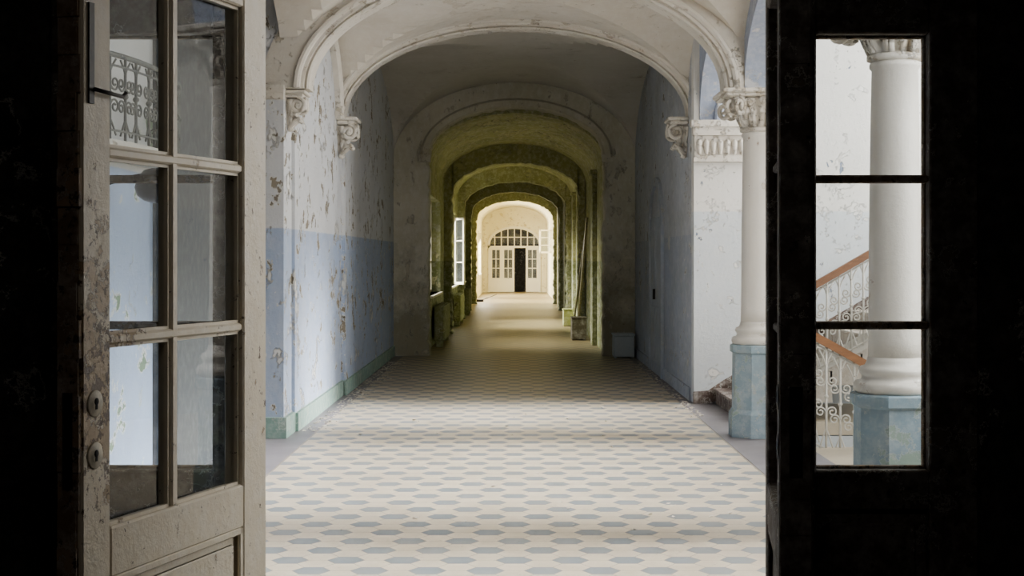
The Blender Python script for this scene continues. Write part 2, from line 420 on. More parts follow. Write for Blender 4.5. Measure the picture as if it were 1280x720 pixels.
struct(m_, 'trim_%d' % k, M_BLUE, 'blue wall arch moulding in the stairwell', 'arch'); k += 1
m_ = M().arch([(0, XL+0.001), (0.0, XL+0.06), (0.04, XL+0.09), (0.09, XL+0.09), (0.12, XL+0.05), (0.12, XL+0.001)], 1.42, 0.92, 3.08, 14.33, 40, 'y')
struct(m_, 'trim_%d' % k, M_RIB, 'moulded wall rib where the vault meets the peeling wall', 'arch'); k += 1

# ------------------------------------------------------------ end wall of the hall + corridor
w = M().archwall(22.9, 23.3, -1.96-0.05, 2.42, 5.2, 1.37, 0.74, 3.2, 0.03, jit=0.035)
struct(w, 'wall_crossing', M_PIER, 'stained plaster wall with arched corridor opening', 'wall')
m_ = M().arch([(0.0, 22.86), (0.03, 22.82), (0.12, 22.82), (0.14, 22.86), (0.16, 22.9), (0.0, 22.9)], 1.37, 0.74, 3.2, 0.03, 48)
m_.box(-1.52, -1.33, 22.84, 22.9, 3.08, 3.2).box(1.39, 1.58, 22.84, 22.9, 3.08, 3.2)
struct(m_, 'trim_%d' % k, M_PIER, 'plain plaster arch surround of the corridor', 'arch'); k += 1

CW = 1.45
wins = [(24.8, 28.2), (31.8, 36.3), (38.6, 42.0), (44.2, 47.8), (50.6, 54.6), (57.6, 62.0)]
w = M(); w2 = M(); y = 23.3
for y0, y1 in wins:
    t = w if y0 < 49 else w2
    if y0 > 49 and y < 49:
        w.box(-1.85, -CW, y, 49, 0, 4.4); y = 49
    t.box(-1.85, -CW, y, y0, 0, 4.4)
    t.box(-1.85, -CW, y0, y1, 0, 0.9); t.box(-1.85, -CW, y0, y1, 2.65, 4.4)
    y = y1
w2.box(-1.85, -CW, y, 66, 0, 4.4)
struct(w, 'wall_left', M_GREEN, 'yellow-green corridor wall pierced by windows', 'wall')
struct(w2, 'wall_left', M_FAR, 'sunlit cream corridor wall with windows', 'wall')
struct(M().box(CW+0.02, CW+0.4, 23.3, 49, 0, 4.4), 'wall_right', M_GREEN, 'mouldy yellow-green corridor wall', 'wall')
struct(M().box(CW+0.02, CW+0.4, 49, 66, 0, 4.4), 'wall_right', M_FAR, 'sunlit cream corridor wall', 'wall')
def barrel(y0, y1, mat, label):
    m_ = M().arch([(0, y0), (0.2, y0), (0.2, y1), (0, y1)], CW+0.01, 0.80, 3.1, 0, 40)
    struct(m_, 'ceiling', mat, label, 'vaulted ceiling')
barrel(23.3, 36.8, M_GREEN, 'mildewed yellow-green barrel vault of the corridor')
barrel(36.8, 49, M_GREEND, 'olive barrel vault, darkened in colour for the dim corridor')
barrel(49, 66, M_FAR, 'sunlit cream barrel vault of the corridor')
struct(M().box(-1.9, 1.9, 23.2, 68.6, 4.4, 4.5), 'ceiling', M_DARK, 'corridor roof slab', 'ceiling')
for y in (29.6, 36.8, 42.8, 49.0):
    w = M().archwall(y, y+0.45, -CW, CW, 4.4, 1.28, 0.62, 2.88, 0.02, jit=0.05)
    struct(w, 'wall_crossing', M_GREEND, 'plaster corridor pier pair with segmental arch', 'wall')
for y in (25.6, 31.8, 34.2, 39.6, 45.6):
    m_ = M().bev(CW-0.07, CW+0.019, y, y+0.5, 0, 3.05, 0.01).bev(CW-0.10, CW+0.019, y-0.03, y+0.53, 3.05, 3.13, 0.008)
    struct(m_, 'trim_%d' % k, M_GREEND, 'shallow olive plaster pilaster on the corridor wall', 'pilaster'); k += 1
w = M().archwall(66, 66.3, -1.85, 1.85, 4.4, 1.2, 0.8, 2.2, 0.0)
struct(w, 'wall_end', M_FAR, 'cream end wall with arched door opening', 'wall')
w = M().box(-1.9, 1.9, 68.4, 68.6, 0, 4.4).box(-1.9, -1.8, 66.3, 68.4, 0, 4.4).box(1.8, 1.9, 66.3, 68.4, 0, 4.4)
struct(w, 'wall_end', M_DARK, 'dark wall beyond the far door', 'wall')
struct(M().box(-1.9, 1.9, 66.0, 68.6, -0.1, 0.0), 'floor', M_BORD, 'floor beyond the far door', 'floor')

def bars(m_, y0, y1, z0, z1, x, cols, rows, t=0.05, d=0.06):
    m_.box(x-d, x, y0, y1, z0, z0+t).box(x-d, x, y0, y1, z1-t, z1)
    m_.box(x-d, x, y0, y0+t, z0, z1).box(x-d, x, y1-t, y1, z0, z1)
    for c in range(1, cols):
        yy = y0+(y1-y0)*c/cols; m_.box(x-d, x, yy-t*0.4, yy+t*0.4, z0, z1)
    for r in range(1, rows):
        zz = z0+(z1-z0)*r/rows; m_.box(x-d, x, y0, y1, zz-t*0.35, zz+t*0.35)
wi = 3
for y0, y1 in wins:
    m_ = M(); bars(m_, y0, y1, 0.9, 2.65, -1.62, 4, 3)
    m_.box(-1.62, -1.40, y0-0.05, y1+0.05, 0.86, 0.9)
    struct(m_, 'window_%d' % wi, M_FDOOR, 'pale wooden corridor window with muntins and sill', 'window'); wi += 1
def sash(loc, ang, hh, label):
    cs = root('window_sash', loc, label, 'window sash', rot=math.radians(ang))
    m_ = M()
    for x0, x1, z0, z1 in ((0,0.5,0,0.06),(0,0.5,hh-0.06,hh),(0,0.06,0,hh),(0.44,0.5,0,hh),(0,0.5,hh*0.64,hh*0.64+0.03),(0,0.5,hh*0.32,hh*0.32+0.03)):
        m_.box(x0, x1, -0.02, 0.02, z0, z1)
    m_.build('sash_frame', M_FDOOR, cs)
    M().box(0.06, 0.44, -0.003, 0.003, 0.06, hh-0.06).build('glass_pane', M_GLASS, cs)
sash((-1.42, 34.6, 0.93), -62, 1.6, 'open white casement window sash swung into the corridor')
sash((1.42, 55.0, 1.75), 200, 0.9, 'small open white window sash high on the sunlit wall')

# ------------------------------------------------------------ far door
fd = M()
Y = 65.94
fd.box(-1.2, -1.12, Y, Y+0.1, 0, 2.2).box(1.12, 1.2, Y, Y+0.1, 0, 2.2).box(-1.2, 1.2, Y, Y+0.1, 2.03, 2.13)
fd.arch([(-0.09, Y), (0.02, Y), (0.02, Y+0.1), (-0.09, Y+0.1)], 1.2, 0.8, 2.2, 0, 30)
for i in range(-3, 4):
    x = i*0.3
    zt = 2.2+0.76*math.sqrt(max(0, 1-(x/1.16)**2))
    fd.box(x-0.022, x+0.022, Y+0.02, Y+0.07, 2.12, zt)
fd.box(-1.08, 1.08, Y+0.02, Y+0.07, 2.50, 2.54)
fr_ = struct(fd, 'door_3', M_FDOOR, 'tall cream double door with arched fanlight at the corridor end', 'door')
def leaf(x0, x1):
    l = M(); l.box(x0, x0+0.1, Y+0.02, Y+0.08, 0.02, 2.04).box(x1-0.1, x1, Y+0.02, Y+0.08, 0.02, 2.04)
    l.box(x0+0.1, x1-0.1, Y+0.02, Y+0.08, 0.02, 0.65).box(x0+0.1, x1-0.1, Y+0.02, Y+0.08, 1.94, 2.04)
    l.box(x0+0.14, x1-0.14, Y+0.005, Y+0.02, 0.15, 0.55)
    c = (x0+x1)/2; l.box(c-0.015, c+0.015, Y+0.03, Y+0.07, 0.65, 1.96)
    for z in (1.1, 1.52): l.box(x0+0.1, x1-0.1, Y+0.03, Y+0.07, z-0.015, z+0.015)
    l.build('door_leaf', M_FDOOR, fr_)
leaf(-1.12, -0.57); leaf(-0.57, 0.0); leaf(0.52, 1.12)
M_HAZE = glass('whitened_pane_glass', 0.18)
g = M().box(-1.05, -0.02, Y+0.05, Y+0.055, 0.65, 2.0).box(0.6, 1.05, Y+0.05, Y+0.055, 0.65, 2.0)
v = []; n_ = 24
for i in range(n_+1):
    th = pi*i/n_; v.append((1.12*math.cos(th), Y+0.05, 2.2+0.74*math.sin(th)))
g.add(v, [tuple(range(n_+1))])
g.build('glass_pane', M_HAZE, fr_)

# ------------------------------------------------------------ right wall door
m_ = M()
m_.box(XR-0.04, XR, 18.5, 18.62, 0, 2.1).box(XR-0.04, XR, 20.1, 20.22, 0, 2.1)
m_.arch([(0.0, XR-0.04), (0.12, XR-0.04), (0.12, XR), (0.0, XR)], 0.74, 0.42, 2.1, 19.36, 24, 'y')
d4 = struct(m_, 'door_4', M_BDOOR, 'blue-grey arched side door set in the hall wall', 'door')
lf = M().box(XR-0.015, XR-0.001, 18.62, 20.1, 0.02, 2.1)
for y0 in (18.72, 19.42):
    lf.box(XR-0.028, XR-0.015, y0, y0+0.58, 0.2, 0.9); lf.box(XR-0.028, XR-0.015, y0, y0+0.58, 1.05, 1.98)
lf.build('door_leaf', M_BDOOR, d4)
M().box(XR-0.06, XR-0.028, 19.35, 19.39, 1.0, 1.14).build('door_handle', M_IRON, d4)

# ------------------------------------------------------------ columns
def capital(m_, r0=0.135, R=0.32, h=0.36):
    m_.lathe([(r0, 0), (r0+0.025, 0.012), (r0+0.025, 0.035), (r0+0.005, 0.045)], 32)
    m_.lathe([(r0+0.0, 0.04), (r0+0.03, 0.10), (r0+0.04, 0.16), (r0+0.02, 0.18), (r0+0.05, 0.22), (r0+0.13, 0.27), (r0+0.12, 0.29)], 64, flute=(0.16, 12, [0.3,1,1.3,0.5,0.8,0.8,0.3]))
    for i in range(4):
        an = pi/4+i*pi/2; c, s_ = math.cos(an), math.sin(an)
        for d in (-1, 1):
            pts = []
            for j in range(30):
                t = j/29; rr = 0.09*(1-t*0.85); g = pi/2+2*pi*1.6*t
                rad = 0.33
                px = rad+rr*math.cos(g)*0.9; pz = 0.215+rr*math.sin(g)
                off = d*0.05
                pts.append((px*c-off*s_, px*s_+off*c, pz))
            m_.tube(pts, 0.02, 6)
        pts = [((0.15+0.17*t)*c, (0.15+0.17*t)*s_, 0.12+0.18*t**0.5) for t in [q/8 for q in range(9)]]
        m_.tube(pts, 0.034, 6)
    for i in range(4):
        an = i*pi/2; c, s_ = math.cos(an), math.sin(an)
        m_.lathe([(0.005,-0.035),(0.03,-0.025),(0.042,0),(0.03,0.025),(0.005,0.035)], 10, (r0+0.14)*c, (r0+0.14)*s_, 0.265)
    for i in range(8):
        an = i*pi/4+pi/8; c, s_ = math.cos(an), math.sin(an)
        m_.tube([((r0+0.01+0.05*t)*c, (r0+0.01+0.05*t)*s_, 0.05+0.11*t) for t in (0, .3, .6, 1)]+[((r0+0.09)*c, (r0+0.09)*s_, 0.15), ((r0+0.085)*c, (r0+0.085)*s_, 0.125)], 0.018, 6)
    m_.bev(-R*0.93, R*0.93, -R*0.93, R*0.93, 0.295, 0.32, 0.008)
    m_.bev(-R, R, -R, R, 0.32, h, 0.01)
def column_parts():
    ped = M(); r8 = pi/8
    ped.lathe([(0.262, 0), (0.262, 0.2), (0.245, 0.225), (0.232, 0.24), (0.228, 0.72), (0.25, 0.735), (0.25, 0.79), (0.235, 0.8)], 8, rot=r8, smooth=False)
    bs = M()
    bs.lathe([(0.21, 0.8), (0.225, 0.815), (0.23, 0.84), (0.218, 0.865), (0.19, 0.872), (0.18, 0.89), (0.19, 0.905), (0.198, 0.925), (0.188, 0.945), (0.165, 0.952), (0.155, 0.975), (0.148, 1.0)], 40)
    sh = M()
    sh.lathe([(0.148, 0.99), (0.145, 1.1), (0.142, 1.7), (0.134, 2.3), (0.128, 2.6), (0.14, 2.615), (0.14, 2.635), (0.13, 2.65)], 40)
    cp = M(); capital(cp, 0.13, 0.35, 0.36)
    cp.v = [(x, y, z+2.645) for x, y, z in cp.v]
    return [('pedestal', ped, M_PED), ('column_base', bs, M_COL), ('shaft', sh, M_COL), ('capital', cp, M_RIB)]
CX = 2.13
col = root('column', (CX, 12.6, 0), 'cream column with scrolled capital on a blue octagonal pedestal', 'column', group='stairwell arcade columns')
parts = [mb.build(n, mt, col) for n, mb, mt in column_parts()]
c2 = col.copy(); S.collection.objects.link(c2); c2.location = (CX, 8.06, 0)
for p in parts:
    q = p.copy(); q.parent = c2; S.collection.objects.link(q)
cn = M()
cn.box(XR-0.02, 2.75, 15.30, 15.4, 2.86, 2.95).box(XR-0.01, 2.72, 15.33, 15.4, 2.58, 2.62).box(XR, 2.72, 15.35, 15.4, 2.62, 2.86)
cn.box(XR-0.04, 2.78, 15.27, 15.4, 2.95, 3.02)
for i in range(10):
    x = XR+0.05+i*0.075
    cn.lathe([(0.004,-0.085),(0.02,-0.07),(0.03,0),(0.034,0.05),(0.012,0.08)], 10, x, 15.345, 2.74)
struct(cn, 'trim_%d' % k, M_RIB, 'plaster cornice band with egg ornament row', 'cornice'); k += 1
pl = M().box(-2.2, XL-0.0, 12.38, 12.88, 0, 0.18)
struct(pl, 'baseboard_left', M_BASEB, 'green-blue plinth of the pier', 'baseboard')
pl = M().box(-2.22, XL-0.02, 12.36, 12.88, 2.98, 3.04).box(-2.2, XL-0.025, 12.38, 12.87, 2.92, 2.98)
struct(pl, 'trim_%d' % k, M_RIB, 'moulded impost of the pier', 'cornice'); k += 1

def clampx(m_, side):
    m_.v = [(side*max(0.0, side*x), y, z) for x, y, z in m_.v]; return m_
def corbel(x, y, z, side, label, sc=1.0):
    global k
    r = root('trim_%d' % k, (x, y, z), label, 'corbel', kind='structure'); k += 1
    m_ = M()
    m_.lathe([(0.012, 0), (0.04, 0.02), (0.03, 0.045), (0.06, 0.09), (0.10, 0.16), (0.08, 0.18), (0.12, 0.25), (0.16, 0.33), (0.145, 0.36)], 56, flute=(0.22, 9, [0,0.5,0.3,1,1.2,0.6,1,0.8,0.2]), cx=side*0.03)
    clampx(m_, side).build('leaf_bracket', M_RIB, r)
    v = M()
    for yy in (-0.15, 0.15):
        v.tube(spiral(side*0.13, 0.285, 0.09, 0.01, 1.7, y=yy, a0=pi/2, d=-side), 0.023, 6)
        v.lathe([(0.004,-0.03),(0.025,-0.015),(0.03,0),(0.025,0.015),(0.004,0.03)], 10, side*0.13, yy, 0.285)
    for xx in (0.04, 0.16):
        v.tube(spiral(0.1*1, 0.30, 0.07, 0.01, 1.6, y=side*xx+side*0.05, a0=pi/2, plane='y'), 0.018, 6)
        v.tube(spiral(-0.1, 0.30, 0.07, 0.01, 1.6, y=side*xx+side*0.05, a0=pi/2, plane='y', d=-1), 0.018, 6)
    for yy in (-0.08, 0, 0.08):
        v.tube([(side*0.03, yy, 0.05), (side*0.09, yy*1.2, 0.11), (side*0.15, yy*1.3, 0.15), (side*0.16, yy*1.3, 0.12), (side*0.13, yy*1.3, 0.11)], 0.02, 6)
    clampx(v, side).build('scroll', M_RIB, r)
    t = M(); x0, x1 = sorted((0, side*0.20)); t.bev(x0, x1, -0.20, 0.20, 0.37, 0.41, 0.01); x0, x1 = sorted((0, side*0.23)); t.bev(x0, x1, -0.23, 0.23, 0.41, 0.45, 0.01)
    t.build('cap_slab', M_RIB, r)
    r.scale = (sc, sc, sc)
corbel(XL, 16.05, 2.66, 1, 'plaster acanthus corbel carrying the vault arch, paint flaking')
corbel(XR, 16.05, 2.66, -1, 'plaster scroll corbel carrying the vault arch on the grey-blue wall')
corbel(XL-0.03, 12.64, 2.66, 1, 'plaster corbel with crumbling leaves under the first arch', 0.78)

# ------------------------------------------------------------ stairs
SL = 0.577
st = root('staircase', (2.15, 14.5, 0), 'worn painted staircase rising beside the white wall', 'staircase')
for i in range(12):
    x = i*0.29; z = (i+1)*0.167
    m_ = M().box(x, x+0.31, -0.73, 0.87, 0 if i < 1 else z-0.33, z-0.03)
    m_.bev(x-0.025, x+0.31, -0.74, 0.87, z-0.03, z, 0.006)
    m_.build('step', M_SKIRT if i < 1 else M_STEP, st)
sk = M()
v = []
for i in range(25):
    x = -0.24+3.84*i/24; zb = max(0, SL*x+0.0); zt = (0.07 if x < -0.1 else 0)+max(0.06, SL*x+0.2)*(1 if x > 0 else 0.9)
    for yy in (0.872, 0.895): v += [(x, yy, zb), (x, yy, zt)]
f = []
for i in range(24):
    o = i*4; f += [(o, o+4, o+5, o+1), (o+1, o+5, o+7, o+3), (o+2, o+3, o+7, o+6)]
sk.add(v, f)
sk.build('stringer', M_SKIRT, st)
sk = M()
v = [(-0.1, -0.765, 0), (3.5, -0.765, 1.9), (3.5, -0.765, 2.16), (-0.1, -0.765, 0.1), (-0.1, -0.745, 0), (3.5, -0.745, 1.9), (3.5, -0.745, 2.16), (-0.1, -0.745, 0.1)]
sk.add(v, [(0,1,2,3),(7,6,5,4),(3,2,6,7),(0,3,7,4),(1,5,6,2),(0,4,5,1)])
sk.build('stringer', M_IRONW, st)
sd = root('staircase', (2.45, 12.7, 0), 'wooden stair flight leading down behind the iron railing', 'staircase')
for i in range(12):
    x = i*0.29; z = -(i+1)*0.167
    M().bev(x, x+0.31, -0.83, 0.9, z-0.16, z, 0.006).build('step', M_STEP, sd)

def baluster(h, t=1.0):
    m_ = M()
    m_.tube([(0,0,0),(0,0,h)], 0.009*t, 6)
    m_.tube(spiral(0.048, h*0.68, 0.043, 0.01, 1.4, a0=pi), 0.0065*t, 5)
    m_.tube(spiral(-0.048, h*0.68, 0.043, 0.01, 1.4, a0=0, d=-1), 0.0065*t, 5)
    m_.tube(spiral(0.048, h*0.40, 0.043, 0.01, 1.4, a0=pi, d=-1), 0.0065*t, 5)
    m_.tube(spiral(-0.048, h*0.40, 0.043, 0.01, 1.4, a0=0), 0.0065*t, 5)
    m_.tube([(-0.06,0,h*0.05),(-0.03,0,h*0.16),(0,0,h*0.26),(0.03,0,h*0.16),(0.06,0,h*0.05)], 0.0065*t, 5)
    m_.tube([(-0.06,0,h*0.97),(-0.02,0,h*0.88),(0,0,h*0.8),(0.02,0,h*0.88),(0.06,0,h*0.97)], 0.0065*t, 5)
    m_.lathe([(0.003,-0.02),(0.016,-0.01),(0.02,0),(0.016,0.01),(0.003,0.02)], 8, 0, 0, h*0.54)
    return m_
def railing(loc, L, slope, h, label, dz0=0.02):
    r = root('stair_railing', loc, label, 'railing')
    m_ = M()
    for (w_, z0, z1) in ((0.035, h, h+0.05), (0.025, h+0.05, h+0.075)):
        v = []
        for x in (0, L):
            for yy, zz in ((-w_, z0), (w_, z0), (w_, z1), (-w_, z1)):
                v.append((x, yy, zz+slope*x))
        m_.add(v, [(0,3,2,1),(4,5,6,7),(0,1,5,4),(1,2,6,5),(2,3,7,6),(3,0,4,7)])
    m_.build('handrail', M_RAIL, r)
    for zz in (0.09, h-0.02):
        M().tube([(0, 0, zz), (L, 0, zz+slope*L)], 0.010, 6).build('iron_bar', M_IRONW, r)
    b = baluster(h-0.03, 1.15).build('baluster', M_IRONW, r)
    sp = 0.115
    n = int(L/sp)
    b.location = (0.08, 0, dz0+slope*0.08)
    for i in range(1, n):
        q = b.copy(); q.location = (0.08+i*sp, 0, dz0+slope*(0.08+i*sp)); S.collection.objects.link(q)
    return r
r1 = railing((2.2, 13.68, 0.02), 3.2, SL, 0.86, 'ornate pale iron railing with brown handrail rising along the stairs', 0.06)
r2 = railing((2.36, 11.80, 0.0), 2.6, -0.55, 0.93, 'ornate pale iron railing with brown handrail descending into the stairwell', 0.04)
ne = M(); ne.bev(-0.04, 0.04, -0.04, 0.04, 0, 0.95, 0.01).lathe([(0.04,0.95),(0.05,0.97),(0.04,1.0),(0.05,1.05),(0.03,1.1),(0.004,1.11)], 16)
ne.build('newel_post', M_IRONW, r1)

# ------------------------------------------------------------ balcony (added behind the left glass in place of a reflected railing)
bc = root('balcony_stand_in', (-2.5, 8.75, 2.16), 'small bowed balcony with ornate iron railing, added for the reflected stair railing', 'balcony_stand_in')
def bow(t): return (0.36*math.sin(t)**0.7 if math.sin(t) > 0 else 0, 1.1*math.cos(t))
m_ = M(); N = 30
v = []
for z in (0, 0.05):
    for i in range(N+1):
        x, y_ = bow(pi*i/N); v.append((x, y_, z))
f = [tuple(range(N, -1, -1)), tuple(range(N+1, 2*N+2))]
for i in range(N): f.append((i, i+1, N+2+i, N+1+i))
f.append((N, 0, N+1, 2*N+1))
m_.add(v, f); m_.build('slab', M_RIB, bc)
pts = [bow(pi*i/60) for i in range(61)]
for z, r_ in ((0.52, 0.016), (0.46, 0.007), (0.1, 0.007)):
    M().tube([(x, y_, z) for x, y_ in pts], r_, 6).build('rail', M_IRONG, bc)
bb = baluster(0.46, 0.95)
b0 = None
cum = [0]
for i in range(60): cum.append(cum[-1]+math.dist(pts[i], pts[i+1]))
nb = 15
for i in range(nb):
    d = cum[-1]*(i+0.5)/nb; j = min(59, bisect.bisect(cum, d)-1)
    x, y_ = pts[j]; an = math.atan2(pts[j+1][1]-y_, pts[j+1][0]-x)
    if b0 is None: b0 = bb.build('baluster', M_IRONG, bc); q = b0
    else: q = b0.copy(); S.collection.objects.link(q)
    q.location = (x, y_, 0.05); q.rotation_euler = (0, 0, an)
lp = root('wall_lamp', (-2.49, 8.75, 2.0), 'round dark enamel wall lamp on a bracket', 'lamp')
M().tube([(0,0,0.0),(0.14,0,0.04),(0.30,0,0.07)], 0.012, 8).build('bracket', M_IRON, lp)
M().lathe([(0.02,0.10),(0.07,0.085),(0.11,0.04),(0.125,-0.02),(0.11,-0.07),(0.07,-0.10),(0.02,-0.115)], 28, 0.31, 0, 0.0).build('lamp_shade', M_LAMP, lp)

# ------------------------------------------------------------ door leaves
ZG = [0.785, 1.318, 1.853, 2.40]
def door_leaf(n, loc, rot, L, th, mat, matedge, label, vis, vmunt, g0=0.136, g1=None, c=None, yg=None, esc=0.045):
    r = root('door_%d' % n, loc, label, 'door', rot, kind='structure')
    if g1 is None: g1 = L-0.108
    M().bev(0, g0, -th, 0, 0.02, 2.53, 0.006).build('stile', mat, r)
    M().bev(g1, L, -th, 0, 0.02, 2.53, 0.006).build('stile', mat, r)
    ms = M()
    for i in range(24):
        z0 = 0.02+2.51*i/24; z1 = 0.02+2.51*(i+1)/24
        ms.box(L, L+random.uniform(0.006, 0.014), -th*0.97, -th*random.uniform(0.03, 0.2), z0, z1)
    ms.build('meeting_strip', matedge, r)
    M().bev(g0, g1, -th, 0, ZG[3], 2.53, 0.006).build('rail', mat, r)
    m_ = M(); m_.bev(g0, g1, -th, 0, 0.64, ZG[0], 0.006).build('rail', mat, r)
    M().bev(g0, g1, -th, 0, 0.02, 0.16, 0.006).build('rail', mat, r)
    p = M(); p.box(g0, g1, -th*0.7, -th*0.3, 0.16, 0.64)
    for yy in (-th*0.3, -th*0.7-0.012):
        p.bev(g0+0.05, g1-0.05, yy, yy+0.012, 0.21, 0.59, 0.005)
    for yy in (-0.014, -th+0.002):
        for q in ((g0, g0+0.022, 0.16, 0.64), (g1-0.022, g1, 0.16, 0.64), (g0, g1, 0.16, 0.182), (g0, g1, 0.618, 0.64)):
            p.bev(q[0], q[1], yy, yy+0.012, q[2], q[3], 0.003)
    p.build('lower_panel', mat, r)
    if vmunt:
        M().bev(c-0.018, c+0.018, -th*0.8, -0.008, ZG[0], ZG[3], 0.006).build('muntin', mat, r)
    for z in ZG[1:3]:
        M().bev(g0, g1, -th*0.8, -0.006, z-0.014, z+0.014, 0.006).build('muntin', mat, r)
    bd = M()
    for z0, z1 in zip(ZG[:-1], ZG[1:]):
        for (x0, x1) in (((g0, c), (c, g1)) if vmunt else ((g0, g1),)):
            x0_, x1_ = x0+(0.018 if x0 > g0 else 0), x1-(0.018 if x1 < g1 else 0)
            za = z0+(0.014 if z0 > ZG[0] else 0); zb = z1-(0.014 if z1 < ZG[3] else 0)
            for q in ((x0_, x0_+0.01, za, zb), (x1_-0.01, x1_, za, zb), (x0_, x1_, za, za+0.01), (x0_, x1_, zb-0.01, zb)):
                bd.box(q[0], q[1], -0.03, -0.018, q[2], q[3])
    bd.build('glazing_bead', mat, r)
    gp = M(); yg = -th*0.5 if yg is None else yg
    gp.add([(g0+0.001, yg, ZG[0]), (g1-0.001, yg, ZG[0]), (g1-0.001, yg, ZG[3]), (g0+0.001, yg, ZG[3])], [(0,1,2,3)])
    gp.build('glass_pane', M_GLASS, r)
    yv = 0.0 if vis > 0 else -th
    sgn = vis
    for z in (1.145, 1.0):
        e = M()
        e.lathe([(0.006,0),(0.038,0.0),(0.038,0.002),(0.034,0.004),(0.022,0.004),(0.02,0.0055),(0.006,0.0055)], 28)
        e.v = [(x+L-esc, yv+sgn*zz, z+y_) for x, y_, zz in e.v]
        e.build('escutcheon', M_ESC if vis > 0 else M_IRON, r)
        kx = L-esc
        kh = M().lathe([(0.010,0),(0.010,0.0012)], 14)
        kh.v = [(x+kx, yv+sgn*(0.0057+zz), z+0.006+y_) for x, y_, zz in kh.v]
        kh.box(kx-0.005, kx+0.005, min(yv+sgn*0.0057, yv+sgn*0.0069), max(yv+sgn*0.0057, yv+sgn*0.0069), z-0.016, z+0.004)
        kh.build('keyhole', M_HOLE, r)
    lk = M().box(L+0.0141, L+0.0165, -th*0.7, -th*0.3, 0.92, 1.18).box(L+0.0166, L+0.024, -th*0.6, -th*0.4, 1.08, 1.11)
    lk.build('lock_plate', M_IRON, r)
    return r
LL = 1.126
dl = door_leaf(1, (-0.868, 5.04, 0), math.atan2(-1.08, -0.32), LL, 0.075, M_DOORW, M_EDGEW,
    'open white glazed door leaf with flaking paint and worn lock edge', 1, True, g0=0.17, g1=0.985, c=0.612, esc=0.06)
hk = M(); hk.tube([(LL-0.04, 0.012, 2.02), (LL-0.10, 0.02, 2.015), (LL-0.17, 0.02, 2.012), (LL-0.19, 0.02, 2.025)], 0.006, 6).box(LL-0.05, LL-0.025, 0, 0.006, 1.98, 2.26)
hk.build('latch_hook', M_IRON, dl)
dr = door_leaf(2, (0.975, 5.04, 0), math.atan2(-0.886, -0.115), 0.893, 0.095, M_DARKW, M_DARKW,
    'dark glazed door leaf standing open, seen nearly edge-on', -1, False, yg=-0.012)

def sidelight(n, s_, label):
    r = bpy.data.objects.new('window_%d' % n, None); S.collection.objects.link(r)
    r.location = (s_*1.25, 5.12, 0); r['kind'] = 'structure'; r['label'] = label; r['category'] = 'window'
    A, B = 1.068, 1.468
    def bx(nm, x0, x1, z0, z1, y0=-0.03, y1=0.05, mat=M_DARKW, b=0.006):
        a_, b_ = sorted((s_*(x0-1.25), s_*(x1-1.25)))
        M().bev(a_, b_, y0, y1, z0, z1, b).build(nm, mat, r)
    bx('stile', 0.95, A, 0.0, 2.74); bx('stile', B, 1.64, 0.0, 2.74)
    bx('rail', A, B, 2.345, 2.74); bx('rail', A, B, 0.66, 0.80); bx('rail', A, B, 0.0, 0.16)
    bx('lower_panel', A, B, 0.16, 0.66, 0.0, 0.03); bx('panel_field', A+0.044, B-0.043, 0.21, 0.61, -0.012, 0.0)
    for z in (1.312, 1.832): bx('muntin', A, B, z-0.014, z+0.014, -0.02, 0.04, M_EDGEW)  # lighter muntins and beads paint in hall light on their edges
    for x0, x1 in ((A, A+0.01), (B-0.01, B)):
        bx('glazing_bead', x0, x1, 0.80, 2.345, 0.02, 0.048, M_EDGEW, b=0.003)
    for z in (0.80, 2.335):
        bx('glazing_bead', A+0.01, B-0.01, z, z+0.010, 0.02, 0.048, M_EDGEW, b=0.003)
    a_, b_ = sorted((s_*(A+0.001-1.25), s_*(B-0.001-1.25)))
    M().add([(a_, 0.01, 0.801), (b_, 0.01, 0.801), (b_, 0.01, 2.344), (a_, 0.01, 2.344)], [(0,1,2,3)]).build('glass_pane', M_GLASS, r)
    return r
sidelight(1, 1, 'dark framed three-pane sidelight beside the open door')
sidelight(2, -1, 'dark framed sidelight behind the open white door leaf')
struct(M().bev(-1.64, 1.64, 5.09, 5.2, 2.745, 2.86), 'trim_%d' % k, M_DARKW, 'dark wooden head of the door frame', 'door frame')

# ------------------------------------------------------------ things in the corridor
def radiator(loc, L, label):
    r = root('radiator', loc, label, 'radiator')
    n = int(L/0.075)
    m_ = M()
    for i in range(n):
        y_ = i*0.075
        m_.bev(-0.09, 0.09, y_-0.03, y_+0.03, 0.1, 0.72, 0.02)
        if i < n-1: m_.box(-0.05, 0.05, y_+0.025, y_+0.05, 0.14, 0.68)
    m_.build('radiator_ribs', M_RAD, r)
    for z in (0.16, 0.66): M().tube([(0,-0.08,z),(0,n*0.075,z)], 0.02, 8).build('pipe', M_RAD, r)
    for y_ in (0.0, (n-1)*0.075): M().bev(-0.06, 0.06, y_-0.02, y_+0.02, 0, 0.12, 0.01).build('foot', M_RAD, r)
radiator((-1.31, 25.2, 0), 2.2, 'green cast-iron radiator under the corridor window')
radiator((-1.31, 33.0, 0), 2.2, 'green cast-iron radiator beneath a bright window')
radiator((-1.31, 39.2, 0), 1.8, 'green cast-iron radiator by the far windows')
def crate(name, loc, w_, d_, h_, mat, label, cat):
    r = root(name, loc, label, cat)
    M().bev(-w_/2, w_/2, -d_/2, d_/2, 0.02, h_-0.03, 0.012).build('body', mat, r)
    M().bev(-w_/2-0.012, w_/2+0.012, -d_/2-0.012, d_/2+0.012, h_-0.03, h_, 0.006).build('lid', mat, r)
    for sx in (-1, 1):
        for sy in (-1, 1): M().box(sx*(w_/2-0.03)-0.02, sx*(w_/2-0.03)+0.02, sy*(d_/2-0.03)-0.02, sy*(d_/2-0.03)+0.02, 0, 0.02).build('foot', mat, r)
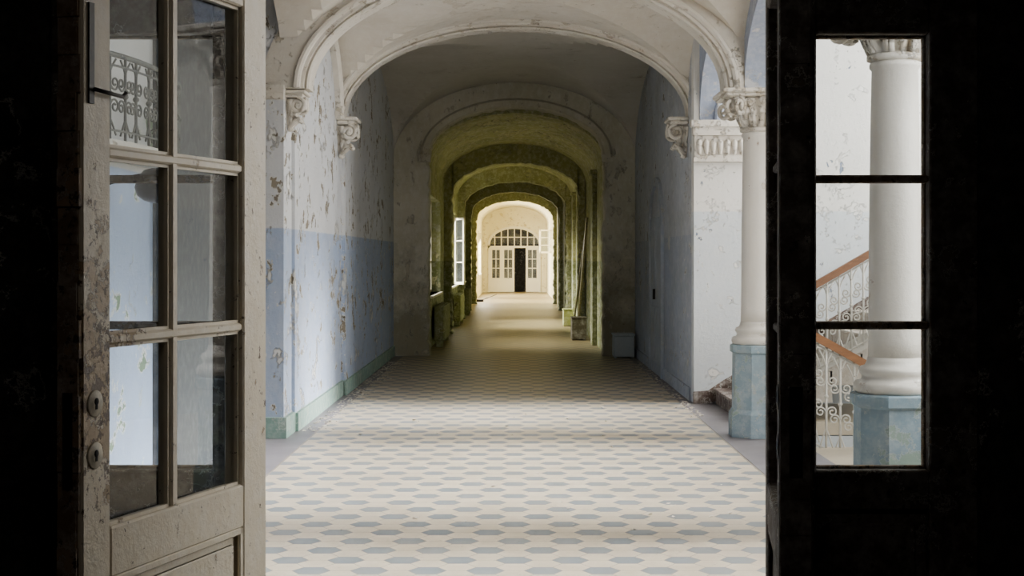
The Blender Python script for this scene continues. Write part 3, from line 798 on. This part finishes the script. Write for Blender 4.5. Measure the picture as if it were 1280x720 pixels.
crate('storage_box', (1.70, 22.5, 0), 0.32, 0.4, 0.38, M_BOXB, 'pale blue box at the foot of the pier', 'box')
crate('storage_box', (1.22, 27.4, 0), 0.28, 0.4, 0.44, M_BOXD, 'dark brown wooden box against the corridor wall', 'box')
crate('storage_box', (1.22, 32.9, 0), 0.22, 0.4, 0.40, M_BOXG, 'yellow-green box against the corridor wall', 'box')
bd = root('wooden_board', (1.22, 28.1, 0), 'long old board leaning against the corridor wall', 'board')
o = M().bev(-0.02, 0.02, -0.12, 0.12, 0, 2.35, 0.004).build('plank', M_BOARD, bd); o.rotation_euler = (0, math.radians(4.8), 0)
bd = root('wooden_board', (1.15, 28.6, 0), 'thin pale slat leaning against the corridor wall', 'board')
o = M().bev(-0.015, 0.015, -0.05, 0.05, 0, 2.0, 0.004).build('plank', M_BOARD, bd); o.rotation_euler = (0, math.radians(7), 0)
rg = root('broom', (-1.0, 51.5, 0), 'dark old broom lying on the sunlit floor', 'broom')
M().tube([(-0.25,0,0.03),(0.35,0.5,0.25)], 0.018, 6).build('handle', M_BOXD, rg)
M().bev(-0.42, -0.1, -0.08, 0.08, 0, 0.09, 0.02).build('brush_head', M_IRON, rg)
fk = M()
for i in range(900):
    if i % 3: x = -1.88+abs(random.gauss(0, 0.12)); y_ = random.uniform(12.9, 21.5)
    else: x = 1.87-abs(random.gauss(0, 0.12)); y_ = random.uniform(15.7, 21.5)
    if i % 9 == 0: x = random.uniform(-1.6, 1.6); y_ = random.uniform(8, 21.5)
    if i % 9 == 4: x = 1.86-abs(random.gauss(0, 0.06)); y_ = random.uniform(14.0, 15.6)
    s_ = random.uniform(0.008, 0.03); an = random.uniform(0, 2*pi)
    v = []
    for q in range(5):
        rr = s_*random.uniform(0.5, 1); v.append((x+rr*math.cos(an+q*1.256), y_+rr*math.sin(an+q*1.256), 0.003+random.uniform(0, s_*0.4)))
    v.append((x, y_, 0.001))
    fk.add(v, [(0,1,2,3,4),(5,1,0),(5,2,1),(5,3,2),(5,4,3),(5,0,4)])
fk.build('paint_flakes', M_PLASTER, kind='stuff', label='scattered flakes of fallen paint along the wall bases', category='debris')

# ------------------------------------------------------------ lights
def area(name, loc, rot, sx, sy, e, col, spread=None):
    l = bpy.data.lights.new(name, 'AREA'); l.shape = 'RECTANGLE'; l.size = sx; l.size_y = sy
    l.energy = e; l.color = col
    if spread: l.spread = math.radians(spread)
    o = bpy.data.objects.new(name, l); S.collection.objects.link(o)
    o.location = loc; o.rotation_euler = rot
    return o
W_ = (1.0, 0.99, 0.97)
area('stairwell_light', (6.1, 7.2, 3.0), (0, math.radians(80), 0), 3.2, 2.4, 260, W_)
area('stairwell_light', (6.1, 14.1, 3.0), (0, math.radians(80), 0), 3.2, 2.0, 520, W_)
area('stairwell_light', (4.2, 5.5, 3.4), (math.radians(90), 0, 0), 2.6, 2.2, 220, W_)  # added fill lamp aimed at the stairwell back wall, no window here
# two broad daylight beams leave softer, dimmer bands of floor between them
area('stair_daylight', (5.9, 6.9, 3.4), (0, math.radians(60), 0), 3.4, 1.7, 80, (1.0, 0.985, 0.95), 16)
area('stair_daylight', (5.9, 10.35, 3.4), (0, math.radians(60), 0), 3.4, 3.5, 190, (1.0, 0.985, 0.95), 16)
area('stair_daylight', (5.9, 14.1, 3.4), (0, math.radians(60), 0), 3.4, 2.0, 110, (1.0, 0.985, 0.95), 16)
E = [60, 260, 24, 70, 1050, 1050]
for (y0, y1), e in zip(wins, E):
    area('corridor_window_light', (-1.80, (y0+y1)/2, 1.78), (0, math.radians(-60), 0), 1.7, y1-y0-0.1, e, (1.0, 0.985, 0.88) if y0 < 49 else (1.0, 0.955, 0.84), None if y0 > 49 else 70)
area('room_fill_light', (0, 1.0, 3.9), (0, 0, 0), 0.5, 0.5, 9, (1.0, 0.9, 0.8))  # unseen fill lamp added to lift the blacks of the room

wl = bpy.data.worlds.new('overcast'); S.world = wl; wl.use_nodes = True
wl.node_tree.nodes['Background'].inputs[0].default_value = (0.8, 0.85, 0.9, 1)
wl.node_tree.nodes['Background'].inputs[1].default_value = 0.3

# ------------------------------------------------------------ camera
cam = bpy.data.cameras.new('camera'); co = bpy.data.objects.new('camera', cam); S.collection.objects.link(co)
co.location = (0, 0, 1.55); co.rotation_euler = (pi/2, 0, 0)
cam.sensor_width = 36; cam.lens = 36*1800/1280
cam.shift_x = -3/1280; cam.shift_y = -37/1280
cam.clip_end = 200; cam.clip_start = 0.05
S.camera = co
